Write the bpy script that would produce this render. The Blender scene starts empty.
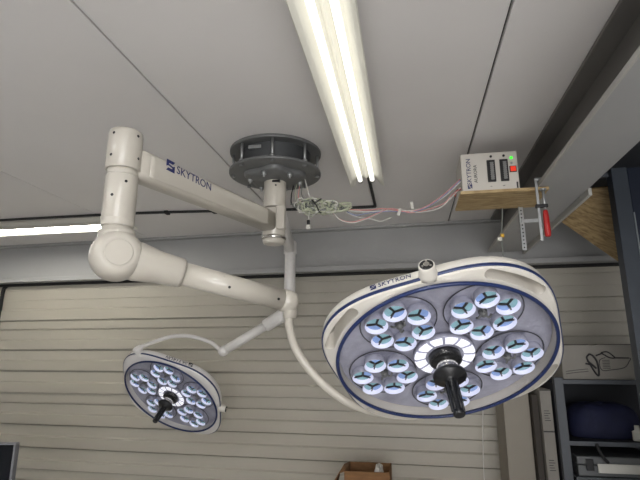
import bpy, bmesh, math, random
from mathutils import Vector, Matrix, Quaternion
from math import sin, cos, pi, radians, atan2, sqrt
random.seed(7)
S = bpy.context.scene
COL = S.collection

# ------------------------------------------------------------------ camera, world, exposure
cam = bpy.data.cameras.new('camera'); camo = bpy.data.objects.new('camera', cam); COL.objects.link(camo)
camo.location = (0, 0, 1.65)
camo.rotation_euler = (radians(90 + 13.3), 0, radians(10.2))
cam.sensor_width = 36.0; cam.lens = 485 / 640 * 36.0; cam.clip_start = 0.02; cam.clip_end = 60
S.camera = camo
S.view_settings.view_transform = 'Standard'; S.view_settings.look = 'None'
S.view_settings.gamma = 1; S.view_settings.use_curve_mapping = False
S.view_settings.exposure = 1.0
W = bpy.data.worlds.new('world'); S.world = W; W.use_nodes = True
W.node_tree.nodes['Background'].inputs[0].default_value = (0.02, 0.02, 0.022, 1)
W.node_tree.nodes['Background'].inputs[1].default_value = 0.3
TUBE = 0.62          # fluorescent tubes in view
TUBE_WALL = 19.0      # the tube along the far wall
TUBE_REAR = 21.0     # stronger tubes of the unseen fittings added behind the viewer as fill

# daylight through an unseen window, added behind the viewer to brighten the ceiling
dl = bpy.data.lights.new('daylight', 'AREA'); dl.shape = 'RECTANGLE'; dl.size = 2.3; dl.size_y = 1.55; dl.energy = 50; dl.color = (1.0, .985, .965)
dlo = bpy.data.objects.new('daylight', dl); COL.objects.link(dlo); dlo.location = (.55, -2.32, 1.375); dlo.rotation_euler = (radians(90), 0, 0)

# ------------------------------------------------------------------ materials
def lin(c):
    return tuple(((v / 255) / 12.92 if v / 255 <= 0.04045 else ((v / 255 + 0.055) / 1.055) ** 2.4) for v in c)
def mat(name, rgb, rough=0.5, metal=0.0, var=0.06, scale=6.0, bump=0.0, bscale=60.0, emit=0.0, ecol=None, spec=0.5, coat=0.0):
    m = bpy.data.materials.new(name); m.use_nodes = True
    nt = m.node_tree; b = nt.nodes['Principled BSDF']
    b.inputs['Roughness'].default_value = rough; b.inputs['Metallic'].default_value = metal
    b.inputs['Specular IOR Level'].default_value = spec; b.inputs['Coat Weight'].default_value = coat
    c = lin(rgb)
    tc = nt.nodes.new('ShaderNodeTexCoord')
    if var > 0:
        n = nt.nodes.new('ShaderNodeTexNoise'); n.inputs['Scale'].default_value = scale; n.inputs['Detail'].default_value = 5
        r = nt.nodes.new('ShaderNodeValToRGB')
        r.color_ramp.elements[0].position = 0.3; r.color_ramp.elements[1].position = 0.7
        r.color_ramp.elements[0].color = tuple(v * (1 - var) for v in c) + (1,)
        r.color_ramp.elements[1].color = tuple(min(1, v * (1 + var)) for v in c) + (1,)
        nt.links.new(tc.outputs['Object'], n.inputs['Vector']); nt.links.new(n.outputs['Fac'], r.inputs['Fac'])
        nt.links.new(r.outputs['Color'], b.inputs['Base Color'])
    else:
        b.inputs['Base Color'].default_value = c + (1,)
    if bump > 0:
        n2 = nt.nodes.new('ShaderNodeTexNoise'); n2.inputs['Scale'].default_value = bscale; n2.inputs['Detail'].default_value = 3
        bp = nt.nodes.new('ShaderNodeBump'); bp.inputs['Strength'].default_value = bump; bp.inputs['Distance'].default_value = 0.01
        nt.links.new(tc.outputs['Object'], n2.inputs['Vector']); nt.links.new(n2.outputs['Fac'], bp.inputs['Height'])
        nt.links.new(bp.outputs['Normal'], b.inputs['Normal'])
    if emit > 0:
        b.inputs['Emission Color'].default_value = lin(ecol or rgb) + (1,); b.inputs['Emission Strength'].default_value = emit
    return m
def wood(name, a, b_, scale, rot=0.0, rough=0.6):
    m = bpy.data.materials.new(name); m.use_nodes = True; nt = m.node_tree; b = nt.nodes['Principled BSDF']
    tc = nt.nodes.new('ShaderNodeTexCoord'); mp = nt.nodes.new('ShaderNodeMapping'); n = nt.nodes.new('ShaderNodeTexNoise'); r = nt.nodes.new('ShaderNodeValToRGB')
    mp.inputs['Scale'].default_value = scale; mp.inputs['Rotation'].default_value = (0, 0, rot)
    n.inputs['Scale'].default_value = 4; n.inputs['Detail'].default_value = 6; n.inputs['Distortion'].default_value = 0.4
    r.color_ramp.elements[0].position = 0.35; r.color_ramp.elements[1].position = 0.68
    r.color_ramp.elements[0].color = lin(a) + (1,); r.color_ramp.elements[1].color = lin(b_) + (1,)
    nt.links.new(tc.outputs['Object'], mp.inputs['Vector']); nt.links.new(mp.outputs['Vector'], n.inputs['Vector'])
    nt.links.new(n.outputs['Fac'], r.inputs['Fac']); nt.links.new(r.outputs['Color'], b.inputs['Base Color'])
    b.inputs['Roughness'].default_value = rough
    return m
def glass(name, tint, rough=0.04):
    m = bpy.data.materials.new(name); m.use_nodes = True; nt = m.node_tree
    nt.nodes.remove(nt.nodes['Principled BSDF']); out = nt.nodes['Material Output']
    t = nt.nodes.new('ShaderNodeBsdfTransparent'); g = nt.nodes.new('ShaderNodeBsdfGlossy'); x = nt.nodes.new('ShaderNodeMixShader'); f = nt.nodes.new('ShaderNodeFresnel')
    ge = nt.nodes.new('ShaderNodeNewGeometry'); mr = nt.nodes.new('ShaderNodeMapRange')      # same reflectance from either side of the thin pane
    mr.inputs['To Min'].default_value = 1.5; mr.inputs['To Max'].default_value = 1 / 1.5
    nt.links.new(ge.outputs['Backfacing'], mr.inputs['Value']); nt.links.new(mr.outputs['Result'], f.inputs['IOR'])
    t.inputs['Color'].default_value = tint + (1,); g.inputs['Roughness'].default_value = rough
    tc = nt.nodes.new('ShaderNodeTexCoord'); n2 = nt.nodes.new('ShaderNodeTexNoise'); n2.inputs['Scale'].default_value = 14
    bp = nt.nodes.new('ShaderNodeBump'); bp.inputs['Strength'].default_value = 0.25; bp.inputs['Distance'].default_value = 0.02
    nt.links.new(tc.outputs['Object'], n2.inputs['Vector']); nt.links.new(n2.outputs['Fac'], bp.inputs['Height'])
    nt.links.new(bp.outputs['Normal'], g.inputs['Normal'])
    nt.links.new(f.outputs['Fac'], x.inputs['Fac']); nt.links.new(t.outputs['BSDF'], x.inputs[1]); nt.links.new(g.outputs['BSDF'], x.inputs[2])
    nt.links.new(x.outputs['Shader'], out.inputs['Surface'])
    return m
M = dict(
    ceiling=mat('ceiling_panel', (226, 223, 221), 0.55, var=0.03, scale=1.5, bump=0.03, bscale=3),
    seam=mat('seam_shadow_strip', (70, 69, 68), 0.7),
    siding=mat('siding_beige', (177, 172, 160), 0.42, var=0.05, scale=1.2),
    wall=mat('wall_paint', (205, 205, 203), 0.8),
    floor=mat('pale_floor_coating', (221, 220, 217), 0.7, var=0.06, scale=2),
    beam=mat('beam_grey_paint', (164, 164, 163), 0.5, var=0.05, scale=2),
    beam_dark=mat('beam_dark_paint', (112, 109, 106), 0.5, var=0.08, scale=2),  # shade on the web and top flange put into the colour
    edge=mat('beam_edge_bare', (176, 174, 168), 0.5),
    white=mat('lamp_white_enamel', (192, 186, 175), 0.28, var=0.015, scale=3, coat=0.3),
    white2=mat('lamp_cool_white_enamel', (226, 223, 220), 0.28, var=0.015, scale=3, coat=0.3),
    shell=mat('lamp_shell_plastic', (214, 209, 200), 0.35, var=0.02, scale=4),
    blue=mat('blue_trim', (24, 42, 90), 0.3, var=0.03),
    navy=mat('navy_print', (30, 38, 92), 0.5, var=0),
    black=mat('black_plastic', (22, 22, 24), 0.35, var=0.05),
    print=mat('black_print', (28, 28, 32), 0.6, var=0),
    rubber=mat('black_rubber', (28, 28, 28), 0.75),
    chrome=mat('chrome', (205, 203, 198), 0.18, metal=1.0, var=0.03),
    steel=mat('galvanised_steel', (176, 178, 178), 0.38, metal=0.8, var=0.12, scale=30),
    mount=mat('mount_dark_grey', (112, 113, 113), 0.45, metal=0.3, var=0.08, scale=8),
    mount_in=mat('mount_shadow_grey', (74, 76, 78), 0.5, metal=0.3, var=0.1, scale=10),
    interior=mat('lens_interior_silver', (166, 166, 181), 0.25, metal=0.0, var=0.22, scale=12, bump=0.7, bscale=16),
    podbase=mat('pod_base_grey', (168, 169, 186), 0.25, metal=0.0, var=0.24, scale=40, bump=0.2, bscale=60),
    outline=mat('pod_seam', (58, 58, 64), 0.6, var=0),
    cup=mat('led_cup', (205, 208, 232), 0.4, var=0, emit=0.22, ecol=(232, 234, 255)),
    petal=mat('led_petal', (112, 152, 164), 0.15, var=0.2, scale=60, emit=0.13, ecol=(165, 208, 214)),
    petal2=mat('led_petal_blue', (112, 138, 190), 0.15, var=0.2, scale=60, emit=0.14, ecol=(160, 192, 240)),
    glow=mat('centre_ring_light', (250, 250, 255), 0.4, var=0, emit=0.36, ecol=(246, 247, 255)),
    glass=glass('lens_glass', (0.98, 0.98, 0.99)),
    tube=mat('fluorescent_tube', (255, 255, 250), 0.5, var=0, emit=TUBE, ecol=(255, 253, 246)),
    tube_wall=mat('fluorescent_tube_far_wall', (255, 255, 250), 0.5, var=0, emit=TUBE_WALL, ecol=(255, 252, 244)),
    tube_rear=mat('fluorescent_tube_fresh', (255, 255, 250), 0.5, var=0, emit=TUBE_REAR, ecol=(246, 250, 255)),
    reflector=mat('reflector_white', (226, 224, 214), 0.45, var=0.02),
    reflector_edge=mat('batten_white', (212, 209, 198), 0.5, var=0.02),
    cable=mat('black_cable', (40, 40, 40), 0.6),
    psu=mat('supply_box_cream', (206, 201, 192), 0.45, var=0.03),
    green=mat('green_led', (70, 220, 60), 0.4, var=0, emit=.6, ecol=(70, 235, 60)),
    red=mat('red_switch', (230, 60, 40), 0.35, var=0, emit=.22, ecol=(240, 60, 35)),
    redhandle=mat('red_lacquer', (168, 32, 30), 0.35, var=0.08, scale=20),
    slot=mat('fuse_slot_black', (26, 26, 27), 0.5),
    slotgrey=mat('fuse_strip_grey', (128, 128, 126), 0.5, var=0.15, scale=120),
    osb=wood('pale_timber', (150, 124, 84), (196, 172, 128), (5, 30, 5)),
    ply=wood('plywood', (128, 106, 72), (176, 152, 110), (2.0, 22, 10), 0.55),
    card=wood('cardboard', (120, 86, 54), (140, 102, 66), (3, 3, 20), 0, 0.85),
    cardwhite=mat('white_carton', (136, 132, 125), 0.75, var=0.05),
    post=mat('navy_steel', (52, 58, 66), 0.4, var=0.12, scale=5),
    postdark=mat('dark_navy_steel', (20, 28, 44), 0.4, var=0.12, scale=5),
    postlight=mat('worn_steel_edge', (128, 134, 138), 0.4, metal=0.4),
    rack=mat('rack_grey_steel', (68, 72, 78), 0.45, var=0.1, scale=6),
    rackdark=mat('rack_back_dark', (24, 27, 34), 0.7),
    bluebag=mat('dark_blue_cloth', (12, 18, 52), 0.8, var=0.2, scale=9, bump=0.5, bscale=14),
    greycase=mat('grey_case_plastic', (92, 94, 95), 0.4, var=0.08, scale=9),
    clear=mat('smoky_case_lid', (80, 84, 87), 0.25, var=0.1, scale=12),
    paper=mat('white_label', (200, 198, 190), 0.7, var=0.03),
    panel=mat('pale_panel', (138, 131, 119), 0.55, var=0.03, scale=2),
    darkboard=mat('dark_board', (52, 46, 40), 0.7, var=0.15),
    screen=mat('dark_screen', (12, 14, 20), 0.12, var=0),
    bezel=mat('grey_bezel', (112, 112, 116), 0.4),
    film=mat('clear_film', (225, 222, 215), 0.15, var=0.2, scale=40),
    wpink=mat('pink_wire', (206, 142, 140), 0.5, var=0), wwhite=mat('white_wire', (214, 212, 206), 0.5, var=0),
    wgreen=mat('pale_green_wire', (186, 190, 166), 0.5, var=0), wgrey=mat('grey_wire', (120, 124, 118), 0.5, var=0),
    wred=mat('red_wire', (176, 70, 60), 0.5, var=0), wblue=mat('blue_wire', (132, 140, 176), 0.5, var=0),
    yellow=mat('yellow_connector', (214, 168, 50), 0.5, var=0),
)

# ------------------------------------------------------------------ mesh helpers
class MB:
    """collects shapes, several materials, into one mesh"""
    def __init__(s): s.bm = bmesh.new(); s.mats = []
    def mi(s, m):
        if m not in s.mats: s.mats.append(m)
        return s.mats.index(m)
    def face(s, vs, m, smooth=False):
        try: f = s.bm.faces.new(vs)
        except ValueError: return None
        f.material_index = s.mi(m); f.smooth = smooth; return f
    def grid(s, rings, m, closed_u=True, cap0=False, cap1=False, smooth=True):
        R = [[s.bm.verts.new(p) for p in r] for r in rings]
        n = len(R[0])
        for a, b in zip(R, R[1:]):
            for i in range(n if closed_u else n - 1):
                j = (i + 1) % n
                s.face((a[i], a[j], b[j], b[i]), m, smooth)
        if cap0: s.face(list(reversed(R[0])), m)
        if cap1: s.face(R[-1], m)
        return R
    def box(s, lo, hi, m, bev=0.0, X=None):
        lo, hi = Vector(lo), Vector(hi); c = (lo + hi) / 2; d = hi - lo
        t = bmesh.ops.create_cube(s.bm, size=1.0)
        vs = t['verts']
        for v in vs: v.co = Vector((v.co.x * d.x, v.co.y * d.y, v.co.z * d.z)) + c
        fs = {f for v in vs for f in v.link_faces}
        i = s.mi(m)
        for f in fs: f.material_index = i
        if bev > 0:
            es = list({e for f in fs for e in f.edges})
            r = bmesh.ops.bevel(s.bm, geom=es, offset=bev, segments=2, affect='EDGES', profile=0.5)
            for f in r['faces']: f.material_index = i; f.smooth = True
            vs = list({v for f in r['faces'] for v in f.verts})
        if X is not None:
            for v in vs: v.co = X @ v.co
        return s
    def cyl(s, a, b, ra, m, rb=None, n=24, cap=True, bev=0.0):
        rb = ra if rb is None else rb
        prof = [(0, ra), (1, rb)]
        L = (Vector(b) - Vector(a)).length
        if bev > 0:
            k = bev / L
            prof = [(0, ra - bev), (k * .3, ra - bev * .3), (k, ra), (1 - k, rb), (1 - k * .3, rb - bev * .3), (1, rb - bev)]
        return s.lathe(a, b, prof, m, n, cap)
    def lathe(s, a, b, prof, m, n=32, cap=True, smooth=True):
        a, b = Vector(a), Vector(b); d = b - a
        q = d.to_track_quat('Z', 'Y'); L = d.length
        rings = []
        for t, r in prof:
            rings.append([a + q @ Vector((r * cos(2 * pi * i / n), r * sin(2 * pi * i / n), t * L)) for i in range(n)])
        s.grid(rings, m, True, cap, cap, smooth); return s
    def tube(s, pts, r, m, n=10, sub=6, cap=True, smooth_path=True):
        P = [Vector(p) for p in pts]
        if smooth_path and len(P) > 2:
            Q = []
            for i in range(len(P) - 1):
                p0 = P[max(i - 1, 0)]; p1 = P[i]; p2 = P[i + 1]; p3 = P[min(i + 2, len(P) - 1)]
                for k in range(sub):
                    t = k / sub
                    Q.append(0.5 * ((2 * p1) + (p2 - p0) * t + (2 * p0 - 5 * p1 + 4 * p2 - p3) * t * t + (3 * p1 - p0 - 3 * p2 + p3) * t ** 3))
            Q.append(P[-1]); P = Q
        rr = r if callable(r) else (lambda t: r)
        T = [(P[min(i + 1, len(P) - 1)] - P[max(i - 1, 0)]).normalized() for i in range(len(P))]
        u = T[0].orthogonal().normalized(); rings = []
        for i, p in enumerate(P):
            u = (u - T[i] * u.dot(T[i])).normalized(); v = T[i].cross(u)
            R = rr(i / (len(P) - 1))
            rings.append([p + (u * cos(2 * pi * k / n) + v * sin(2 * pi * k / n)) * R for k in range(n)])
        s.grid(rings, m, True, cap, cap, True); return s
    def prism(s, poly, h, m, X=None, bev=0.0):
        """poly in xy, from z=0 to z=h, moved by X"""
        X = X or Matrix()
        a = [s.bm.verts.new(X @ Vector((p[0], p[1], 0))) for p in poly]
        b = [s.bm.verts.new(X @ Vector((p[0], p[1], h))) for p in poly]
        s.face(list(reversed(a)), m); s.face(b, m)
        n = len(poly)
        for i in range(n): s.face((a[i], a[(i + 1) % n], b[(i + 1) % n], b[i]), m)
        return s
    def text(s, txt, size, m, fn, align='CENTER', extrude=0.0004, cuts=0):
        cu = bpy.data.curves.new('t', 'FONT'); cu.body = txt; cu.size = size; cu.align_x = align; cu.align_y = 'CENTER'; cu.extrude = extrude
        cu.resolution_u = 3
        o = bpy.data.objects.new('t', cu); COL.objects.link(o)
        dg = bpy.context.evaluated_depsgraph_get(); me = o.evaluated_get(dg).to_mesh()
        vs = [s.bm.verts.new(fn(v.co)) for v in me.vertices]
        for p in me.polygons:
            s.face([vs[i] for i in p.vertices], m)
        o.evaluated_get(dg).to_mesh_clear()
        bpy.data.objects.remove(o); bpy.data.curves.remove(cu); return s
    def build(s, name, parent=None, X=None, recalc=True, kind=None):
        if recalc: bmesh.ops.recalc_face_normals(s.bm, faces=s.bm.faces)
        me = bpy.data.meshes.new(name); s.bm.to_mesh(me); s.bm.free()
        for m in s.mats: me.materials.append(m)
        o = bpy.data.objects.new(name, me); COL.objects.link(o)
        if parent is not None:
            o.parent = parent
            o.matrix_parent_inverse = Matrix()
        if X is not None: o.matrix_local = X
        if kind: o['kind'] = kind
        return o
def empty(name, loc, label, cat, group=None, X=None):
    o = bpy.data.objects.new(name, None); COL.objects.link(o); o.location = loc; o.empty_display_size = 0.05
    if X is not None: o.matrix_world = X
    return tag(o, label, cat, group)
def tag(o, label, cat, group=None):
    o['label'] = label; o['category'] = cat
    if group: o['group'] = group
    return o
def off(root): return Matrix.Translation(-root.location)      # world-built vertices under a moved root
def struct(name, mb, X=None): return mb.build(name, None, X, kind='structure')

# ------------------------------------------------------------------ room shell
CZ = 2.52
SL = -0.037                                        # the end wall is not quite square to the ceiling seams
BK = Matrix.Translation((0, 3.345, 0)) @ Matrix.Rotation(math.atan(SL), 4, 'Z')     # local x along wall, y into wall
b = MB()
xs = [-4.6, -3.389, -1.926, -0.806, 0.2925, 1.39, 2.4]
xs[1] = -3.04
for x0, x1 in zip(xs, xs[1:]):
    b.box((x0 + .0035, -2.3, CZ), (x1 - .0035, 3.8, CZ + .1), M['ceiling'], 0.003)
b.box((-4.6, -2.3, CZ + .014), (2.4, 3.8, CZ + .12), M['seam'])  # dark backing visible in the panel joints
struct('ceiling', b)
b = MB(); b.box((-4.6, -2.3, -.1), (2.4, 3.8, 0), M['floor']); struct('floor', b)
b = MB(); b.box((-4.7, -2.3, 0), (-4.6, 3.8, CZ + .1), M['wall']); struct('wall_left', b)
b = MB(); b.box((2.4, -2.3, 0), (2.5, 3.8, CZ + .1), M['wall']); struct('wall_right', b)
b = MB()
for lo_, hi_ in (((-4.7, -2.3, 0), (-.6, -2.2, CZ + .1)), ((1.7, -2.3, 0), (2.5, -2.2, CZ + .1)), ((-.6, -2.3, 0), (1.7, -2.2, .6)), ((-.6, -2.3, 2.15), (1.7, -2.2, CZ + .1))): b.box(lo_, hi_, M['wall'])
struct('wall_front', b)
b = MB()
for x in (-.6, .525, 1.65): b.box((x, -2.28, .6), (x + .05, -2.22, 2.15), M['edge'])
for z in (.6, 2.1): b.box((-.6, -2.28, z), (1.7, -2.22, z + .05), M['edge'])
wn = struct('window_1', b)  # unseen opening, added to let the fill light in
b = MB(); b.box((-.56, -2.253, .64), (1.66, -2.247, 2.11), M['glass']); b.build('pane', wn)
# far wall: ribbed horizontal siding as a real profile
dark = [(2.155, .5), (2.075, .35), (1.912, 1), (1.842, 1), (1.685, 1), (1.528, 1), (1.366, .4), (1.29, 1), (1.137, 1), (.977, 1), (.827, .5), (.75, 1), (.6, 1), (.44, 1), (.29, 1), (.14, 1)]
light = [2.0, 1.76, 1.606, 1.443, 1.215, 1.056, .895, .68, .52, .36, .21]
ev = [(z, 'd', k) for z, k in dark] + [(z, 'l', 1) for z in light]
ev.sort(reverse=True)
prof = [(0.0, 2.45)]; y = 0.0
for z, t, k in ev:
    if t == 'l':
        prof += [(y, z + .007), (y - .013, z - .004)]; y -= .013
    else:
        dpt = .016 * k
        prof += [(y, z + .006 * k), (dpt * .9, z + .005 * k), (dpt * .9, z - .003 * k)]; y = 0.0; prof += [(0.0, z - .005 * k)]
prof.append((y, -.05))
b = MB()
R0 = [b.bm.verts.new((-4.8, p[0], p[1])) for p in prof]; R1 = [b.bm.verts.new((2.6, p[0], p[1])) for p in prof]
for i in range(len(prof) - 1): b.face((R0[i], R1[i], R1[i + 1], R0[i + 1]), M['siding'])
b.box((-4.8, .03, -.05), (2.6, .1, 2.6), M['wall'])
struct('wall_back', b, BK)
# steel beam across the head of the far wall, dark seal beneath it
b = MB()
b.box((-4.55, -.105, 2.212), (2.35, .06, 2.246), M['beam'], .003)
b.box((-4.55, -.055, 2.24), (2.35, -.035, CZ), M['beam'])
b.box((-4.55, -.105, CZ - .018), (2.35, .06, CZ - .001), M['beam'], .002)
struct('beam_back', b, BK)
b = MB(); b.box((-4.5, -.03, 2.192), (2.3, -.002, 2.212), M['rubber'], .003)
b.tube([(-3.225, -.015, 2.205), (-3.25, -.015, 2.19), (-3.268, -.015, 2.15), (-3.27, -.015, 1.9), (-3.27, -.015, 0.02)], .014, M['rubber'], 8)
struct('trim_1', b, BK)
# steel beam running along the room on the right
b = MB()
X0, X1, ZB = .525, .727, 2.292
b.box((X0, -2.19, ZB), (X1, 3.2, ZB + .014), M['beam'], .002)
b.box((X0 - .003, -2.19, ZB - .0015), (X0 + .0025, 3.2, ZB + .0155), M['edge'], .001)  # flange lip in a paler tone than the flange
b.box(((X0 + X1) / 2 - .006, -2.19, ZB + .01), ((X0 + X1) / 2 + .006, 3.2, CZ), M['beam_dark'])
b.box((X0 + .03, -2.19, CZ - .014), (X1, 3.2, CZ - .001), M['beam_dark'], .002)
struct('beam_right', b)
b = MB(); b.box((.728, 2.0, 2.268), (.742, 3.19, 2.300), M['edge'], .002)
struct('trim_2', b)

# ------------------------------------------------------------------ fluorescent fittings
def fitting(label, cx, y0, y1, tubes, half, X=None, group=None, zt=CZ, tm='tube'):
    """trough along local y; hung on the ceiling"""
    root = empty('fluorescent_light', (0, 0, 0), label, 'ceiling light', group)
    if X is not None: root.matrix_world = X
    zr = zt - .062
    th = .0025
    b = MB(); b.box((-.03, y0, zt - .035), (.03, y1, zt - .0005), M['reflector_edge'], .003); b.build('body', root)
    for sgn in (-1, 1):
        b = MB()
        pr = [(.012, zt - .037), (.045, zt - .040), (half - .014, zr + .004), (half, zr - .006), (half + .003, zr - .004), (half - .012, zr + .008), (.045, zt - .036), (.012, zt - .034)]
        pr = [(sgn * x, z) for x, z in pr]
        r0 = [Vector((x, y0 + .01 - (.05 if abs(x) > half - .03 else 0), z)) for x, z in pr]
        r1 = [Vector((x, y1 - .01 + (.05 if abs(x) > half - .03 else 0), z)) for x, z in pr]
        b.grid([r0, r1], M['reflector'], True, True, True, False); b.build('reflector', root)
    b = MB(); b.prism([(-.012, 0), (0, -.016), (.012, 0)], y1 - y0 - .06, M['reflector'],
                      Matrix.Translation((0, y1 - .03, zt - .036)) @ Matrix.Rotation(pi / 2, 4, 'X')); b.build('centre_ridge', root)
    for x in tubes:
        b = MB(); b.cyl((x, y0 + .035, zr + .004), (x, y1 - .035, zr + .004), .011, M[tm], n=16)
        o = b.build('tube', root)
        for yy, d in ((y0 + .035, -1), (y1 - .035, 1)):
            e = MB(); e.cyl((x, yy, zr + .004), (x, yy + d * .018, zr + .004), .0118, M['chrome'], n=16, bev=.002)
            e.box((x - .009, yy + d * .02 - .006, zr), (x + .009, yy + d * .02 + .006, zt - .03), M['reflector_edge'], .001)
            e.build('end_cap', o)
    return root
FX = Matrix.Translation((-.170, 0, 0))
fitting('twin tube fluorescent ceiling light with white wings beside the round mount', 0, .70, 2.225, (-.0285, .0285), .079, FX)
LX = Matrix.Translation((-2.55, 2.76, 0)) @ Matrix.Rotation(radians(90 - .6), 4, 'Z')
fitting('fluorescent ceiling light running along the far wall at far left', 0, -.78, .82, (0.0,), .075, LX, tm='tube_wall')
# two more fittings added out of view as fill light
for k, (x, y) in enumerate(((-.17, -1.0), (-1.75, -1.1))):
    fitting(['twin tube ceiling light behind the viewer, in line with the near fitting', 'twin tube ceiling light nearer the left wall, beside the viewer'][k],
            0, y, y + 1.5, (-.0285, .0285), .079, Matrix.Translation((x, 0, 0)), tm='tube_rear')
# cable and clips on the ceiling
b = MB()
zc = CZ - .008
b.tube([(-.168, 2.21, CZ - .03), (-.166, 2.30, zc), (-.166, 2.45, zc), (-.166, 2.76, zc), (-.172, 2.785, zc), (-.195, 2.79, zc), (-.38, 2.785, zc), (-.8, 2.75, zc), (-1.25, 2.70, zc), (-1.76, 2.665, zc), (-2.66, 2.66, zc), (-3.6, 2.655, zc)], .0085, M['cable'], 8)
root = tag(b.build('ceiling_cable'), 'black cable clipped along the ceiling between the two fluorescent lights', 'cable')
for x, yy in ((-1.45, 2.685), (-1.15, 2.712), (-.95, 2.735)):
    c = MB(); c.box((x - .012, yy - .02, CZ - .02), (x + .012, yy + .02, CZ - .0005), M['rubber'], .002); c.build('clip', root)

# ------------------------------------------------------------------ ceiling mount
HX, HY = -.548, 1.938
mount = empty('ceiling_mount', (HX, HY, CZ), 'dark grey round ceiling mount of two bolted plates', 'ceiling mount')
OM = off(mount)
b = MB(); b.cyl((HX, HY, CZ - .014), (HX, HY, CZ - .0005), .2, M['mount'], n=64, bev=.002); b.build('upper_plate', mount, OM)
b = MB(); b.lathe((HX, HY, CZ - .082), (HX, HY, CZ - .012), [(0, .150), (1, .155)], M['mount_in'], 64, False); b.build('shroud', mount, OM)  # shroud in a darker grey than the plates
PZ = 2.413
b = MB(); b.lathe((HX, HY, PZ), (HX, HY, PZ + .012), [(0, .06), (0, .197), (.15, .2), (.85, .2), (1, .197), (1, .06)], M['mount'], 64, False); b.build('lower_plate', mount, OM)
for k in range(8):
    a = 2 * pi * k / 8 + .2
    p = Vector((HX + .184 * cos(a), HY + .184 * sin(a), 0))
    b = MB(); b.cyl(p + Vector((0, 0, PZ + .01)), p + Vector((0, 0, CZ - .012)), .006, M['steel'], n=10)
    b.cyl(p + Vector((0, 0, PZ + .012)), p + Vector((0, 0, PZ + .022)), .011, M['steel'], n=6)
    b.cyl(p + Vector((0, 0, PZ - .009)), p + Vector((0, 0, PZ + .001)), .0085, M['mount'], n=6)
    b.build('spacer_bolt', mount, OM)
# lobed boss under the lower plate
b = MB()
n = 80
def boss(r0, amp, z):
    return [Vector((HX + (r0 + amp * cos(5 * (2 * pi * i / n) + .4)) * cos(2 * pi * i / n), HY + (r0 + amp * cos(5 * (2 * pi * i / n) + .4)) * sin(2 * pi * i / n), z)) for i in range(n)]
b.grid([boss(.125, .012, PZ + .001), boss(.125, .012, PZ - .014), boss(.118, .01, PZ - .02), boss(.095, .004, PZ - .028), boss(.052, 0, PZ - .034)], M['mount'], True, False, True)
b.build('boss', mount, OM)
for k in range(6):
    a = 2 * pi * k / 6 + .35
    p = Vector((HX + .108 * cos(a), HY + .108 * sin(a), 0))
    b = MB(); b.cyl(p + Vector((0, 0, PZ - .034)), p + Vector((0, 0, PZ - .018)), .0105, M['steel'], n=6, bev=.0015)
    b.cyl(p + Vector((0, 0, PZ - .042)), p + Vector((0, 0, PZ - .03)), .005, M['steel'], n=10); b.build('bolt', mount, OM)
b = MB(); b.box((HX - .075, HY - .154, CZ - .04), (HX - .02, HY - .14, CZ - .025), M['steel'], .001); b.build('data_plate', mount, OM)['label'] = 'small pale data plate'
# hanging post
b = MB(); b.lathe((HX, HY, 2.262), (HX, HY, 2.402), [(0, .0475), (.03, .0485), (.97, .0485), (1, .047)], M['white'], 40)
b.build('post', mount, OM)
b = MB(); b.box((HX + .000, HY - .0502, 2.366), (HX + .034, HY - .035, 2.376), M['black'], .002); b.cyl((HX + .016, HY - .047, 2.353), (HX + .016, HY - .04, 2.353), .004, M['black'], n=10)
b.build('vent_slot', mount, OM)

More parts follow.
